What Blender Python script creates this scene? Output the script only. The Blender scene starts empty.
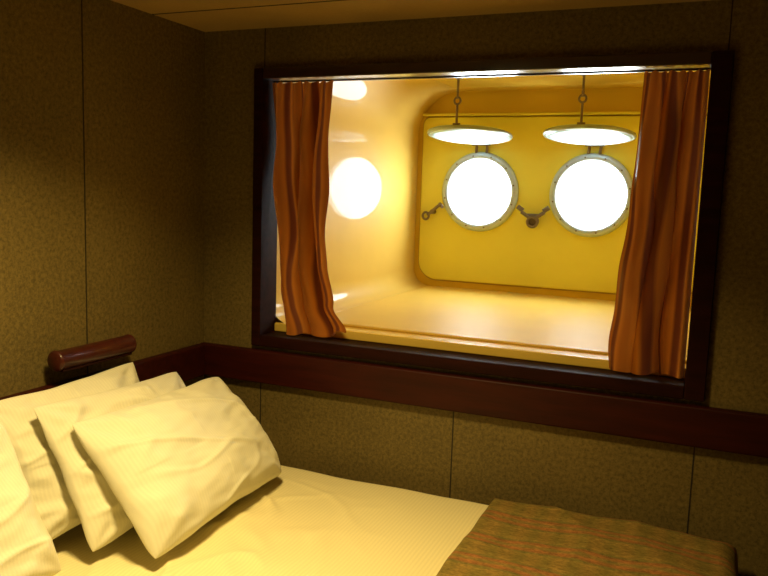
import bpy, bmesh, math, random
from mathutils import Vector, Matrix, noise

random.seed(3)
S = bpy.context.scene
COL = S.collection
CZ = 1.564

# ------------------------------------------------------------ helpers
def link(o, parent=None):
    COL.objects.link(o)
    if parent: o.parent = parent
    return o

def empty(name):
    e = bpy.data.objects.new(name, None); e.empty_display_size = .1
    return link(e)

def obj_bm(name, bm, mats, parent=None, smooth=False):
    me = bpy.data.meshes.new(name)
    bmesh.ops.recalc_face_normals(bm, faces=bm.faces)
    bm.to_mesh(me); bm.free()
    for m in (mats if isinstance(mats, (list, tuple)) else [mats]): me.materials.append(m)
    if smooth:
        for p in me.polygons: p.use_smooth = True
    return link(bpy.data.objects.new(name, me), parent)

def add_box(bm, x0, x1, y0, y1, z0, z1):
    m = Matrix.Translation(((x0+x1)/2, (y0+y1)/2, (z0+z1)/2)) @ Matrix.Diagonal((abs(x1-x0), abs(y1-y0), abs(z1-z0), 1))
    return bmesh.ops.create_cube(bm, size=1, matrix=m)['verts']

def boxes(name, lst, mat, parent=None, bevel=0, seg=2):
    bm = bmesh.new()
    for b in lst: add_box(bm, *b)
    o = obj_bm(name, bm, mat, parent)
    if bevel:
        md = o.modifiers.new('bev', 'BEVEL'); md.width = bevel; md.segments = seg; md.limit_method = 'ANGLE'
        for p in o.data.polygons: p.use_smooth = True
        o.modifiers.new('wn', 'WEIGHTED_NORMAL')
    return o

def tube(bm, p0, p1, r, seg=16, r2=None):
    p0, p1 = Vector(p0), Vector(p1); d = p1-p0
    q = d.to_track_quat('Z', 'Y').to_matrix().to_4x4()
    m = Matrix.Translation((p0+p1)/2) @ q
    bmesh.ops.create_cone(bm, cap_ends=True, segments=seg, radius1=r, radius2=r if r2 is None else r2, depth=d.length, matrix=m)

def torus(bm, c, axis, R, r, seg=32, rs=10):
    q = Vector(axis).to_track_quat('Z', 'Y').to_matrix()
    c = Vector(c); rings = []
    for i in range(seg):
        a = 2*math.pi*i/seg
        ring = []
        for j in range(rs):
            b = 2*math.pi*j/rs
            v = Vector(((R+r*math.cos(b))*math.cos(a), (R+r*math.cos(b))*math.sin(a), r*math.sin(b)))
            ring.append(bm.verts.new(c+q@v))
        rings.append(ring)
    for i in range(seg):
        A = rings[i]; B = rings[(i+1) % seg]
        for j in range(rs):
            bm.faces.new((A[j], A[(j+1) % rs], B[(j+1) % rs], B[j]))

def lathe(bm, prof, c, axis, seg=64):
    q = Vector(axis).to_track_quat('Z', 'Y').to_matrix(); c = Vector(c); rings = []
    for r, h in prof:
        if r < 1e-6: rings.append([bm.verts.new(c+q@Vector((0, 0, h)))])
        else: rings.append([bm.verts.new(c+q@Vector((r*math.cos(2*math.pi*i/seg), r*math.sin(2*math.pi*i/seg), h))) for i in range(seg)])
    for A, B in zip(rings[:-1], rings[1:]):
        for i in range(seg):
            j = (i+1) % seg
            if len(A) == 1 and len(B) == 1: continue
            if len(A) == 1: bm.faces.new((A[0], B[i], B[j]))
            elif len(B) == 1: bm.faces.new((A[i], A[j], B[0]))
            else: bm.faces.new((A[i], A[j], B[j], B[i]))

# ------------------------------------------------------------ materials
def mat(name, base=(.5,.5,.5), rough=.5, metal=0, spec=.5, coat=0):
    m = bpy.data.materials.new(name); m.use_nodes = True
    b = m.node_tree.nodes['Principled BSDF']
    b.inputs['Base Color'].default_value = (*base, 1); b.inputs['Roughness'].default_value = rough
    b.inputs['Metallic'].default_value = metal; b.inputs['Specular IOR Level'].default_value = spec
    b.inputs['Coat Weight'].default_value = coat; b.inputs['Coat Roughness'].default_value = .06
    return m, m.node_tree, b

def N(nt, t, **k):
    n = nt.nodes.new(t)
    for a, v in k.items(): setattr(n, a, v)
    return n

def coords(nt, scale=(1,1,1)):
    tc = N(nt, 'ShaderNodeTexCoord'); mp = N(nt, 'ShaderNodeMapping')
    mp.inputs['Scale'].default_value = scale
    nt.links.new(tc.outputs['Object'], mp.inputs['Vector'])
    return mp.outputs['Vector']

def noise_n(nt, vec, scale, detail=4, rough=.6):
    n = N(nt, 'ShaderNodeTexNoise'); n.inputs['Scale'].default_value = scale
    n.inputs['Detail'].default_value = detail; n.inputs['Roughness'].default_value = rough
    nt.links.new(vec, n.inputs['Vector']); return n.outputs['Fac']

def ramp(nt, fac, stops, interp='LINEAR'):
    r = N(nt, 'ShaderNodeValToRGB'); r.color_ramp.interpolation = interp
    e = r.color_ramp.elements
    while len(e) < len(stops): e.new(.5)
    for i, (p, c) in enumerate(stops): e[i].position = p; e[i].color = (*c, 1)
    nt.links.new(fac, r.inputs['Fac']); return r.outputs['Color']

def mult(nt, a, b_):
    mx = N(nt, 'ShaderNodeMix', data_type='RGBA', blend_type='MULTIPLY'); mx.inputs['Factor'].default_value = 1
    nt.links.new(a, mx.inputs[6]); nt.links.new(b_, mx.inputs[7]); return mx.outputs[2]

def bump(nt, b, h, strength=.3, dist=.002):
    n = N(nt, 'ShaderNodeBump'); n.inputs['Strength'].default_value = strength; n.inputs['Distance'].default_value = dist
    nt.links.new(h, n.inputs['Height']); nt.links.new(n.outputs['Normal'], b.inputs['Normal'])

def m_wall(name, c0, c1):
    m, nt, b = mat(name, rough=.55, spec=.35)
    v = coords(nt)
    n1 = noise_n(nt, v, 80, 5, .8); n2 = noise_n(nt, v, 2.2, 2, .5)
    col = ramp(nt, n1, [(.36, c0), (.64, c1)])
    col2 = ramp(nt, n2, [(.3, (.82,.82,.82)), (.7, (1.1,1.08,1.02))])
    nt.links.new(mult(nt, col, col2), b.inputs['Base Color'])
    bump(nt, b, n1, .2, .001)
    return m
M_wall = m_wall('wall_vinyl', (.100,.072,.022), (.240,.172,.054))
M_ceil = m_wall('ceiling_panel', (.42,.28,.10), (.48,.32,.12))

def m_wood(name, a, c, rough=.3, coat=.15, spec=.3, crough=.06):
    m, nt, b = mat(name, rough=rough, coat=coat, spec=spec)
    b.inputs['Coat Roughness'].default_value = crough
    v = coords(nt, (1.5, 14, 14)); n = noise_n(nt, v, 3, 5, .6)
    nt.links.new(ramp(nt, n, [(.3, a), (.7, c)]), b.inputs['Base Color'])
    return m
M_wood = m_wood('mahogany', (.012,.003,.002), (.030,.006,.004), .3, .9, .5, .16)
M_frame = m_wood('mahogany_matte', (.014,.0035,.002), (.030,.006,.004), .6, 0, .08)
M_rail = m_wood('mahogany_rail', (.024,.003,.0015), (.050,.006,.003), .5, .0, .2)
M_lampwood = m_wood('cherry_wood', (.035,.007,.004), (.065,.012,.007), .38)
M_groove = mat('panel_joint', (.02,.014,.006), .7)[0]

def m_paint(name, base, rough, coat, crough, bmp, spec=.12):
    m, nt, b = mat(name, base, rough=rough, spec=spec, coat=coat)
    v = coords(nt); n = noise_n(nt, v, 3.0, 3, .5)
    c = ramp(nt, n, [(.3, tuple(x*.92 for x in base)), (.7, base)])
    nt.links.new(c, b.inputs['Base Color'])
    if bmp:
        n2 = noise_n(nt, v, 5, 2, .5); bump(nt, b, n2, bmp, .01)
    b.inputs['Coat Roughness'].default_value = crough
    return m
M_paint = m_paint('marine_paint', (.93,.64,.12), .5, .16, .05, .06)
M_gloss = m_paint('marine_paint_gloss', (.92,.63,.13), .5, .27, .012, 0)
M_plate = m_paint('marine_paint_hull', (.98,.84,.11), .45, .12, .1, .1)
M_top = m_paint('marine_paint_top', (.94,.64,.08), .5, .1, .1, .1)
M_bead = mat('weld_bead', (.60,.36,.05), .4)[0]
M_steel = mat('rim_steel', (.60,.70,.76), .35, .25)[0]
M_white = mat('deadlight_white', (.62,.88,1.0), .30, .40)[0]
M_brass = mat('ring_steel', (.38,.46,.42), .35, .6)[0]
M_dark = mat('dark_metal', (.22,.17,.13), .4, .6)[0]

M_glass, nt, b = mat('porthole_glass_daylight', (.9,.95,1), .1)
b.inputs['Emission Color'].default_value = (.90,.98,1,1)
b.inputs['Emission Strength'].default_value = 22

def m_linen(name, base, stripe, k, wsc=26):
    m, nt, b = mat(name, base, rough=.8, spec=.2)
    b.inputs['Sheen Weight'].default_value = .15
    v = coords(nt)
    w = N(nt, 'ShaderNodeTexWave', wave_type='BANDS', bands_direction=stripe); w.inputs['Scale'].default_value = wsc
    w.inputs['Distortion'].default_value = .3
    nt.links.new(v, w.inputs['Vector'])
    c = ramp(nt, w.outputs['Fac'], [(0, tuple(x*k for x in base)), (1, base)])
    nt.links.new(c, b.inputs['Base Color'])
    n = noise_n(nt, v, 120, 3, .7)
    bump(nt, b, n, .35, .0015)
    return m
M_sheet = m_linen('bed_linen', (.84,.74,.42), 'X', .92)
M_pillow = m_linen('pillow_linen', (.78,.74,.57), 'Y', .94, 30)

M_run, nt, b = mat('woven_runner', rough=.9, spec=.15)
v = coords(nt)
def band(direction, sc, dist):
    w = N(nt, 'ShaderNodeTexWave', wave_type='BANDS', bands_direction=direction); w.inputs['Scale'].default_value = sc
    w.inputs['Distortion'].default_value = dist; w.inputs['Detail'].default_value = 2
    nt.links.new(v, w.inputs['Vector']); return w.outputs['Fac']
c1 = ramp(nt, band('Y', 1.9, .9), [(0, (.27,.185,.05)), (.4, (.33,.22,.06)), (.62, (.22,.185,.055)), (.80, (.34,.15,.05)), (.93, (.40,.18,.06)), (1, (.28,.20,.06))])
c3 = ramp(nt, band('X', 4, 2.5), [(0, (.85,.93,.88)), (1, (1.07,1.02,1))])
n = noise_n(nt, coords(nt, (1, 2.2, 1)), 60, 6, .85)
c2 = ramp(nt, n, [(.33, (.42,.42,.42)), (.67, (1.4,1.33,1.2))])
nt.links.new(mult(nt, mult(nt, c1, c2), c3), b.inputs['Base Color'])
bump(nt, b, n, .6, .004)

def m_curtain(name, stops, trans):
    m, nt, b = mat(name, rough=.33, spec=.45)
    uv = N(nt, 'ShaderNodeUVMap'); sp = N(nt, 'ShaderNodeSeparateXYZ'); nt.links.new(uv.outputs['UV'], sp.inputs[0])
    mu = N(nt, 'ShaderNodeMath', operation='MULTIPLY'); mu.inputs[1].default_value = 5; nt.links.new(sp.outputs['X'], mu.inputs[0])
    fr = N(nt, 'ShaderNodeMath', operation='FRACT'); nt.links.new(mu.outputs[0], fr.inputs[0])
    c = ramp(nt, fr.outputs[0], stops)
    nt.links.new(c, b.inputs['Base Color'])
    b.inputs['Specular Tint'].default_value = (1, .75, .4, 1)
    t = N(nt, 'ShaderNodeBsdfTranslucent'); nt.links.new(c, t.inputs['Color'])
    ms = N(nt, 'ShaderNodeMixShader'); ms.inputs[0].default_value = trans
    nt.links.new(b.outputs[0], ms.inputs[1]); nt.links.new(t.outputs[0], ms.inputs[2])
    nt.links.new(ms.outputs[0], nt.nodes['Material Output'].inputs['Surface'])
    n = noise_n(nt, coords(nt, (1,1,1)), 260, 2, .5); bump(nt, b, n, .15, .001)
    return m
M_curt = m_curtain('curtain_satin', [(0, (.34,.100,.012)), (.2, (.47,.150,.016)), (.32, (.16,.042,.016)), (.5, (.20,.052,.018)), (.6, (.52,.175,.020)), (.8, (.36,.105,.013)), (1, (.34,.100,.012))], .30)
M_floor = m_wall('carpet', (.05,.03,.02), (.10,.06,.04))

# ------------------------------------------------------------ room shell
RX, FY, H = 3.0, -3.3, 2.15
WX0, WX1, WZ0, WZ1 = .255, 1.82, 1.0, 1.975
boxes('wall_back', [(-.1, WX0, 0, .1, 0, H), (WX1, RX+.1, 0, .1, 0, H), (WX0, WX1, 0, .1, 0, WZ0), (WX0, WX1, 0, .1, WZ1, H)], M_wall)
boxes('wall_left', [(-.1, 0, FY, 0, 0, H)], M_wall)
boxes('wall_right', [(RX, RX+.1, FY, 0, 0, H)], M_wall)
boxes('wall_front', [(-.1, RX+.1, FY-.1, FY, 0, H)], M_wall)
boxes('floor', [(-.1, RX+.1, FY-.1, .1, -.1, 0)], M_floor)
boxes('ceiling', [(-.1, RX+.1, FY-.1, .1, H, H+.1)], M_ceil)
j = []
for x in (.27, 1.06, 1.845, 2.63):
    j.append((x-.002, x+.002, -.0015, .002, 0, .82))
    if x < .3 or x > 1.83: j.append((x-.002, x+.002, -.0015, .002, 2.0 if x < 1.9 else .95, H))
boxes('trim_1', j, M_groove)
boxes('trim_2', [(-.002, .0015, y-.002, y+.002, 0, H) for y in (-.625, -1.41, -2.2)], M_groove)
boxes('trim_3', [(0, RX, y-.0025, y+.0025, H-.0015, H+.002) for y in (-.3, -1.1, -1.9)], M_groove)
boxes('trim_4', [(0, RX, -.035, 0, .817, .945)], M_rail, bevel=.008, seg=3)
boxes('trim_5', [(0, .035, FY, -.036, .817, .945)], M_rail, bevel=.008, seg=3)
boxes('baseboard_back', [(0, RX, -.015, 0, 0, .09)], M_frame)

# ------------------------------------------------------------ window
win = empty('window_1')
FX0, FX1, FZ0, FZ1 = .236, 1.862, .960, 2.004
IX0, IX1, IZ0, IZ1 = .275, 1.802, 1.003, 1.966
boxes('frame', [(FX0, IX0, -.022, .1, FZ0, FZ1), (IX1, FX1, -.022, .1, FZ0, FZ1),
                (IX0, IX1, -.022, .1, FZ0, IZ0)], M_frame, win, bevel=.004)
boxes('frame_head', [(IX0, IX1, -.022, .1, IZ1, FZ1)], M_wood, win, bevel=.004)
boxes('curtain_track', [(IX0, IX1, .060, .072, IZ1-.004, IZ1)], M_wood, win)
RX0, RX1, RZ0, RZ1, RY0, RY1 = .245, 1.83, 1.03, CZ+.575, .1, 1.7
T = .03
rb_, rt_ = .10, .25
prof = []
for k in range(25):
    a = math.radians(270-90*k/24); prof.append((RX0+rb_+rb_*math.cos(a), RZ0+.001+rb_+rb_*math.sin(a)))
for k in range(41):
    a = math.radians(180-90*k/40); prof.append((RX0+rt_+rt_*math.cos(a), RZ1-.001-rt_+rt_*math.sin(a)))
outer = [(RX0+rt_, RZ1+T), (RX0-T, RZ1+T), (RX0-T, RZ0-T), (RX0+rb_, RZ0-T)]
bm = bmesh.new()
va = [bm.verts.new((x, RY0, z)) for x, z in prof+outer]; vb = [bm.verts.new((x, RY1, z)) for x, z in prof+outer]
np_ = len(prof); nt_ = len(va)
for k in range(nt_):
    f = bm.faces.new((va[k], va[(k+1) % nt_], vb[(k+1) % nt_], vb[k])); f.smooth = k < np_-1
sp_ = obj_bm('well_side_panel', bm, M_gloss, win)
boxes('well_shell', [(RX1, RX1+T, RY0, RY1, RZ0-T, RZ1+T), (RX0+rb_-.002, RX1, RY0, RY1, RZ0-T, RZ0)], M_paint, win)
boxes('well_top', [(RX0+rt_-.002, RX1, RY0, RY1, RZ1, RZ1+T)], M_top, win)

P = [(.632, 1.583), (1.242, 1.583)]
bk = boxes('well_back', [(RX0-T, RX1+T, RY1, RY1+.04, RZ0-T, RZ1+T)], M_top, win)
def outline(x0, x1, z0, z1, rb, rt):
    pts = []
    for cx, cz, a0, r in ((x1, z1, 0, rt), (x0, z1, 90, rt), (x0, z0, 180, rb), (x1, z0, 270, rb)):
        sx = -1 if cx == x1 else 1; sz = -1 if cz == z1 else 1
        for k in range(13):
            a = math.radians(a0+90*k/12); pts.append((cx+sx*r+r*math.cos(a), cz+sz*r+r*math.sin(a)))
    return pts
def rounded_plate(x0, x1, z0, z1, rb, rt, y0, y1):
    bm = bmesh.new()
    f = bm.faces.new([bm.verts.new((x, y1, z)) for x, z in outline(x0, x1, z0, z1, rb, rt)])
    ex = bmesh.ops.extrude_face_region(bm, geom=[f])
    for v in ex['geom']:
        if isinstance(v, bmesh.types.BMVert): v.co.y = y0
    return bm
PT = 1.995
pl = obj_bm('hull_plate', rounded_plate(.280, 1.800, 1.072, PT, .11, .045, RY1-.026, RY1), M_plate, win)
bm = bmesh.new()
for x, z in P: tube(bm, (x, 1.5, z), (x, 1.95, z), .19, 64)
cut = obj_bm('cut', bm, M_steel)
for o in (bk, pl):
    md = o.modifiers.new('h', 'BOOLEAN'); md.object = cut; md.operation = 'DIFFERENCE'; md.solver = 'EXACT'
bpy.context.view_layer.update()
dg = bpy.context.evaluated_depsgraph_get()
for o in (bk, pl):
    me = bpy.data.meshes.new_from_object(o.evaluated_get(dg)); o.modifiers.clear(); o.data = me
bpy.data.objects.remove(cut)
md = pl.modifiers.new('b', 'BEVEL'); md.width = .007; md.segments = 3; md.limit_method = 'ANGLE'
bm = bmesh.new()
ol = outline(.277, 1.803, 1.069, PT+.003, .113, .045)
for a, c_ in zip(ol, ol[1:]+ol[:1]):
    if math.hypot(a[0]-c_[0], a[1]-c_[1]) > 1e-5:
        tube(bm, (a[0], RY1-.004, a[1]), (c_[0], RY1-.004, c_[1]), .006, 8)
obj_bm('plate_weld', bm, M_bead, win)
boxes('hull_ledge', [(.282, 1.828, RY1-.045, RY1, PT+.006, PT+.020)], M_plate, win, bevel=.003)
boxes('sill_lip', [(IX0, IX1, .085, .11, IZ0, RZ0+.006)], M_paint, win, bevel=.004)
boxes('floor_coaming', [(RX0+.09, RX1, .20, .225, RZ0, RZ0+.010)], M_paint, win, bevel=.004)

for i, (x, z) in enumerate(P):
    ph = empty('porthole')
    y = RY1-.026
    bm = bmesh.new()
    lathe(bm, [(.180, .06), (.180, -.014), (.188, -.024), (.208, -.024), (.218, -.014), (.221, .0), (.180, .0)], (x, y, z), (0, 1, 0))
    obj_bm('rim', bm, M_steel, ph, True)
    bm = bmesh.new()
    for k in range(12):
        a = 2*math.pi*k/12+.2
        tube(bm, (x+.2*math.cos(a), y-.028, z+.2*math.sin(a)), (x+.2*math.cos(a), y-.02, z+.2*math.sin(a)), .0045, 8)
    obj_bm('rim_bolts', bm, M_dark, ph)
    bm = bmesh.new()
    lathe(bm, [(0, -.006), (.179, 0), (.179, .008), (0, .008)], (x, y+.035, z), (0, 1, 0))
    obj_bm('glass_pane', bm, M_glass, ph, False)
    hz = CZ+.285; hy = y-.03
    d = Vector((-.02, -.43, .045)).normalized(); c = Vector((x+.020, hy-.02, hz))+d*.225
    nrm = d.cross(Vector((1, 0, 0))).normalized()
    if nrm.z > 0: nrm = -nrm
    bm = bmesh.new()
    lathe(bm, [(0, -.004), (.14, -.002), (.165, .003), (.178, .012), (.195, .013), (.207, .008), (.213, -.006), (.205, -.016), (.0, -.026)], c, nrm)
    obj_bm('deadlight_cover', bm, M_white, ph, True)
    bm = bmesh.new(); torus(bm, c-nrm*.002, nrm, .212, .011, 64, 8)
    obj_bm('deadlight_ring', bm, M_brass, ph, True)
    bm = bmesh.new()
    for s in (-.03, .03):
        tube(bm, (x+s, y-.005, z+.205), (x+s+.01, hy, hz), .008, 10)
    tube(bm, (x-.045, hy, hz-.004), (x+.055, hy, hz-.004), .009, 12)
    obj_bm('hinge', bm, M_dark, ph)
    e = c+d*.20
    top = Vector((e.x, e.y, RZ1-.003))
    bm = bmesh.new()
    tube(bm, e+Vector((0, 0, -.005)), e+Vector((0, 0, .115)), .006, 10)
    torus(bm, e+Vector((0, 0, .133)), (.2, 1, 0), .017, .0055, 20, 8)
    torus(bm, e+Vector((0, 0, .160)), (1, .3, 0), .015, .005, 20, 8)
    tube(bm, e+Vector((0, 0, .172)), top, .006, 10)
    lathe(bm, [(0, 0), (.018, 0), (.018, .006), (0, .01)], top+Vector((0, 0, .003)), (0, 0, -1), 20)
    tube(bm, e+Vector((-.018, 0, .018)), e+Vector((.018, 0, .018)), .007, 10)
    obj_bm('stay_hook', bm, M_dark, ph)
    bm = bmesh.new()
    if i == 0:
        cx, cz = x-.275, z-.12
        tube(bm, (cx-.02, y-.03, cz-.02), (cx+.06, y-.04, cz+.045), .009, 10)
        torus(bm, (cx-.03, y-.03, cz-.025), (.2, 1, 0), .020, .007, 20, 8)
        tube(bm, (cx+.01, y+.004, cz), (cx+.01, y-.04, cz), .013, 12)
        tube(bm, (cx+.05, y-.022, cz+.045), (cx+.075, y-.05, cz+.03), .010, 10)
    else:
        cx, cz = x-.298, z-.125
        lathe(bm, [(0, .0), (.030, .0), (.030, .02), (.016, .028), (0, .028)], (cx, y, cz-.025), (0, -1, 0), 24)
        torus(bm, (cx, y-.035, cz-.028), (0, 1, 0), .027, .008, 24, 8)
        for s in (-1, 1):
            tube(bm, (cx+s*.01, y-.03, cz-.01), (cx+s*.062, y-.04, cz+.025), .010, 10)
            tube(bm, (cx+s*.055, y-.03, cz+.032), (cx+s*.085, y-.03, cz+.052), .013, 10)
        tube(bm, (cx-.045, y-.03, cz+.008), (cx+.045, y-.03, cz+.008), .009, 10)
    obj_bm('screw_clamp', bm, M_dark, ph, False)

# ------------------------------------------------------------ curtains
def curtain(L, R, z0, z1, y0, folds, amp, ph0, kick):
    c = bpy.data.meshes.new('curtain'); nu, nv = 220, 90
    vs, fs, uvs = [], [], []
    def lerpt(tab, h):
        for (a, va), (b_, vb) in zip(tab[:-1], tab[1:]):
            if h <= b_:
                t = (h-a)/(b_-a); t = t*t*(3-2*t); return va+(vb-va)*t
        return tab[-1][1]
    for jv in range(nv+1):
        h = jv/nv
        xl, xr = lerpt(L, h), lerpt(R, h)
        for iu in range(nu+1):
            s = iu/nu
            sw = s+.045*math.sin(2*math.pi*s*1.6+ph0)+.09*noise.noise(Vector((s*2.5, h*2.4, ph0)))
            a = 2*math.pi*folds*sw+ph0
            a2 = 2*math.pi*folds*2.7*s
            big = min(1, h*4+.25)
            A = amp*big*(1+.5*math.sin(s*9+ph0*2))
            y = y0+A*math.sin(a)+.006*(1-big*.7)*math.sin(a2)+.024*noise.noise(Vector((s*7, h*5, ph0)))*big
            y -= kick*max(0, h-.75)**1.3*3*s
            x = xl+(xr-xl)*s+.020*math.cos(a)*big*min(1, 4*s, 4*(1-s))+.020*noise.noise(Vector((s*3, h*5, ph0+3)))*h*(1-s)
            x = min(x, 1.80); x = max(x, .277)
            z = z1+(z0-z1)*h+.012*noise.noise(Vector((s*6, 0, ph0)))*h
            z += (.030 if kick else .0)*max(0, s-.6)/.4*max(0, h-.85)/.15
            if h < .03: z += .004*math.sin(a2)
            vs.append((x, y, z)); uvs.append((s, h))
    for jv in range(nv):
        for iu in range(nu):
            k = jv*(nu+1)+iu; fs.append((k, k+1, k+nu+2, k+nu+1))
    c.from_pydata(vs, [], fs); ul = c.uv_layers.new(name='UVMap')
    for l in c.loops: ul.data[l.index].uv = uvs[l.vertex_index]
    for p in c.polygons: p.use_smooth = True
    c.materials.append(M_curt)
    return link(bpy.data.objects.new('curtain', c))
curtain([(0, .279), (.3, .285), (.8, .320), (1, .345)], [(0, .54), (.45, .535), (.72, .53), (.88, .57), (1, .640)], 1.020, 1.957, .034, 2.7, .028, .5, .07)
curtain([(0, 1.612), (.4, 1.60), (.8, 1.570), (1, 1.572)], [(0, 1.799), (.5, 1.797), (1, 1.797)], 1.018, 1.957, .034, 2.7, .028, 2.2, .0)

# ------------------------------------------------------------ bed
def slab(name, x0, x1, y0, y1, top, r, bot, m, parent, nf, nx, ny, rx0=None, botx0=None):
    bm = bmesh.new(); G = []
    for i in range(nx+1):
        row = []
        for jx in range(ny+1):
            u, v_ = i/nx, jx/ny
            x = x0+(x1-x0)*u; y = y0+(y1-y0)*v_
            def dr(d, rr): return 0 if d >= rr else rr-math.sqrt(max(0, rr*rr-(rr-d)**2))
            ra = r if rx0 is None else rx0
            dz = max(dr(x-x0, ra), dr(x1-x, r), dr(y-y0, r), dr(y1-y, r))
            row.append(bm.verts.new((x, y, top-dz+nf(x, y))))
        G.append(row)
    for i in range(nx):
        for jx in range(ny): bm.faces.new((G[i][jx], G[i+1][jx], G[i+1][jx+1], G[i][jx+1]))
    ring = [G[i][0] for i in range(nx)]+[G[nx][jx] for jx in range(ny)]+[G[i][ny] for i in range(nx, 0, -1)]+[G[0][jx] for jx in range(ny, 0, -1)]
    K = 8; prev = ring
    for k in range(1, K+1):
        cur = []
        for q, vv in enumerate(ring):
            b_ = botx0 if (botx0 is not None and vv.co.x < x0+.002) else bot
            t = k/K; w = .006*math.sin(q*.35)*t
            nx_ = (w if vv.co.x > x1-.001 else 0); ny_ = (w if vv.co.y < y0+.001 else 0)
            cur.append(bm.verts.new((vv.co.x+nx_, vv.co.y+ny_, vv.co.z+(b_-vv.co.z)*t)))
        for q in range(len(ring)):
            w = (q+1) % len(ring); bm.faces.new((prev[q], prev[w], cur[w], cur[q]))
        prev = cur
    return obj_bm(name, bm, m, parent, True)

def nz(x, y, z=0): return noise.noise(Vector((x, y, z)))
def sheet_n(x, y):
    w = .006*nz(x*2.2, y*2.5)+.003*nz(x*6, y*5, 2)
    k = max(0, 1-abs(x-.6)/.45)*max(0, min(1, (-y-.15)/.3))
    q = nz(x*3+y*4, y*2-x*2, 7); w += .010*k*math.exp(-(q/.10)**2)
    q = nz(x*5-y*2, y*4+x*2, 3); w += .007*k*math.exp(-(q/.10)**2)
    return w
def run_n(x, y):
    r = 1-abs(nz(x*3+y*1.5, y*2.2, 4))
    return .014*nz(x*2.5, y*3, 5)+.012*r**4+.005*nz(x*9, y*9, 1)
bed = empty('bed')
BX0, BX1, BY0, BY1 = .04, 1.96, -1.83, -.075
boxes('bed_base', [(BX0, BX1-.03, BY0+.03, BY1-.02, .10, .32)], M_frame, bed, bevel=.01)
boxes('bed_legs', [(x, x+.06, y, y+.06, 0, .10) for x in (.1, 1.8) for y in (-1.75, -.2)], M_frame, bed)
slab('mattress_with_sheet', BX0, BX1, BY0, BY1, .545, .06, .27, M_sheet, bed, sheet_n, 200, 180)
slab('bed_runner', 1.24, 1.99, BY0-.02, BY1+.012, .570, .06, .40, M_run, None, run_n, 110, 180, rx0=.022, botx0=.54)

# ------------------------------------------------------------ pillows
def pillow(B0, B1, T0, T1, thf, thb, seed, sag=.03):
    B0, B1, T0, T1 = map(Vector, (B0, B1, T0, T1))
    n = ((B1-B0).cross(T0-B0)).normalized()
    if n.x < 0: n = -n
    nu, nv = 110, 84; bm = bmesh.new()
    for sg in (1, -1):
        th = thf if sg > 0 else thb
        G = []
        for i in range(nu+1):
            row = []
            for jv in range(nv+1):
                u, v_ = 2*i/nu-1, 2*jv/nv-1
                uu = u*(1-.05*(1-v_*v_)*abs(u)**3)*(1-.03*abs(v_)**8)
                vv = v_*(1-.06*(1-u*u)*abs(v_)**3)*(1-.04*abs(u)**8)
                vv += .020*nz(u*2.5, seed, 3)*abs(v_)
                uu += .016*nz(v_*2.5, seed, 8)*abs(u)
                a, c = (uu+1)/2, (vv+1)/2
                p = (B0*(1-a)+B1*a)*(1-c)+(T0*(1-a)+T1*a)*c
                e = max(0, (1-abs(u)**2.3)*(1-abs(v_)**2.3))
                hgt = th*e**.50*(1-.22*v_)
                edge = min(1, e*4)
                w = .026*nz(u*1.3+seed, v_*1.3, sg*3)+.012*nz(u*2.6+seed, v_*2.2, sg*5)
                q1 = nz(u*.7+v_*1.3+seed, v_*.5-u*.6, sg+seed); w += .008*math.exp(-(q1/.09)**2)
                q2 = nz(u*1.3-v_*.7-seed, v_*1.1+u*.4, sg-seed*2); w += .005*math.exp(-(q2/.07)**2)
                w += .0035*nz(u*5+v_*3+seed, v_*7-u*2, sg)
                cu, cv = (1-abs(u)), (1-abs(v_)); ang = math.atan2(cv, cu+1e-4); rad = math.hypot(cu, cv)
                w += .011*math.sin(ang*8+seed+(1 if u > 0 else 0)*2+(2 if v_ > 0 else 0))*math.exp(-rad*1.9)*min(1, rad*5)
                w += .004*math.sin(u*15+nz(u*2, seed)*5)*math.exp(-cv*4)*min(1, cv*10)
                q = p+n*(sg*(hgt+w*edge))
                q.z -= sag*e*.6
                if abs(u) == 1 or abs(v_) == 1:
                    q = p+n*.010*nz(u*3+seed, v_*3)
                row.append(bm.verts.new(q))
            G.append(row)
        for i in range(nu):
            for jv in range(nv): bm.faces.new((G[i][jv], G[i+1][jv], G[i+1][jv+1], G[i][jv+1]))
    bmesh.ops.remove_doubles(bm, verts=bm.verts, dist=.0004)
    o = obj_bm('pillow', bm, M_pillow, None, True)
    md = o.modifiers.new('s', 'SUBSURF'); md.levels = 1; md.render_levels = 1
    return o
pillow((.27,-1.12,.59), (.24,-.50,.59), (.085,-1.11,.97), (.075,-.495,.975), .065, .03, 1.3)
pillow((.40,-1.03,.580), (.37,-.37,.580), (.18,-1.02,.96), (.17,-.38,.93), .070, .04, 4.1)
pillow((.575,-.99,.580), (.54,-.27,.580), (.265,-.975,.910), (.275,-.29,.910), .105, .05, 7.7)
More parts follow.
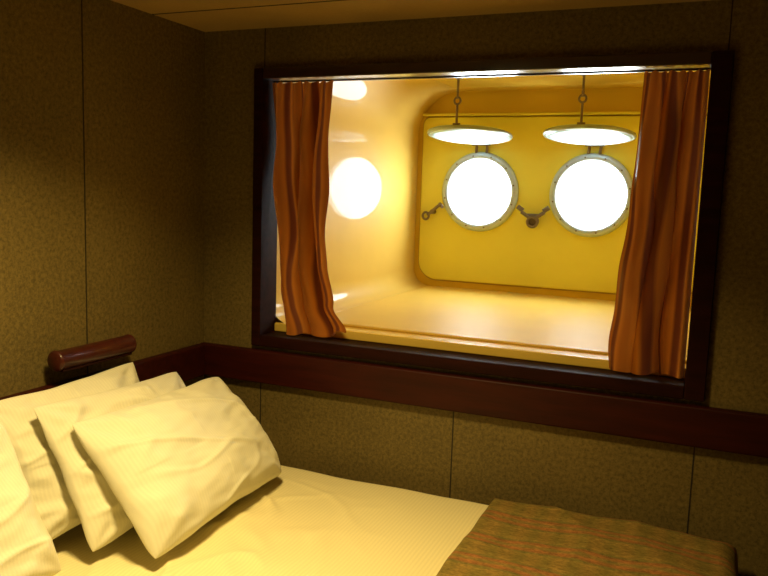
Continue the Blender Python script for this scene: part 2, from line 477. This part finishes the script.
pillow((.38,-1.76,.585), (.41,-1.125,.585), (.17,-1.75,.95), (.18,-1.10,.95), .085, .05, 2.6)

# ------------------------------------------------------------ reading lamp on the left wall
wl = empty('wall_reading_lamp')
bm = bmesh.new()
lathe(bm, [(0, 0), (.026, 0), (.032, .006), (.032, .012), (.030, .014), (.030, .316), (.032, .318), (.032, .324), (.026, .33), (0, .33)], (.06, -.82, 1.028), (0, 1, 0), 40)
obj_bm('shade', bm, M_lampwood, wl, True)
boxes('bracket', [(0, .05, -.72, -.58, .995, 1.04)], M_frame, wl, bevel=.005)
boxes('diffuser', [(.045, .076, -.80, -.50, .992, 1.002)], M_frame, wl, bevel=.003)

# ------------------------------------------------------------ unseen ceiling light with a ring, added to brighten the bed
cl = empty('added_ceiling_light')
LX, LY = .90, -1.22
bm = bmesh.new()
lathe(bm, [(.15, 0), (.17, 0), (.17, .035), (.15, .035), (.15, 0)], (LX, LY, H-.036), (0, 0, 1), 48)
obj_bm('added_light_ring', bm, M_brass, cl, True)
ld = bpy.data.lights.new('added_bed_light', 'AREA'); ld.shape = 'DISK'; ld.size = .28; ld.energy = 22; ld.color = (1, .745, .28)
ld.spread = math.radians(128)
lo = link(bpy.data.objects.new('added_bed_light', ld), cl); lo.location = (LX, LY, H-.02)

w = bpy.data.worlds.new('World'); S.world = w; w.use_nodes = True
bg = w.node_tree.nodes['Background']; bg.inputs[0].default_value = (.8,.9,1,1); bg.inputs[1].default_value = 1

# ------------------------------------------------------------ camera
cd = bpy.data.cameras.new('camera'); cd.sensor_width = 36; cd.lens = 36*764/768; cd.clip_start = .02
cam = link(bpy.data.objects.new('camera', cd))
r = Vector((.9185, .3945, .0324)).normalized(); bk_ = Vector((.3875, -.9133, .1243)).normalized()
u = bk_.cross(r).normalized(); r = u.cross(bk_)
M = Matrix((r, u, bk_)).transposed().to_4x4(); M.translation = (1.84, -2.5, CZ)
cam.matrix_world = M
S.camera = cam
S.view_settings.view_transform = 'Standard'
S.view_settings.look = 'None'
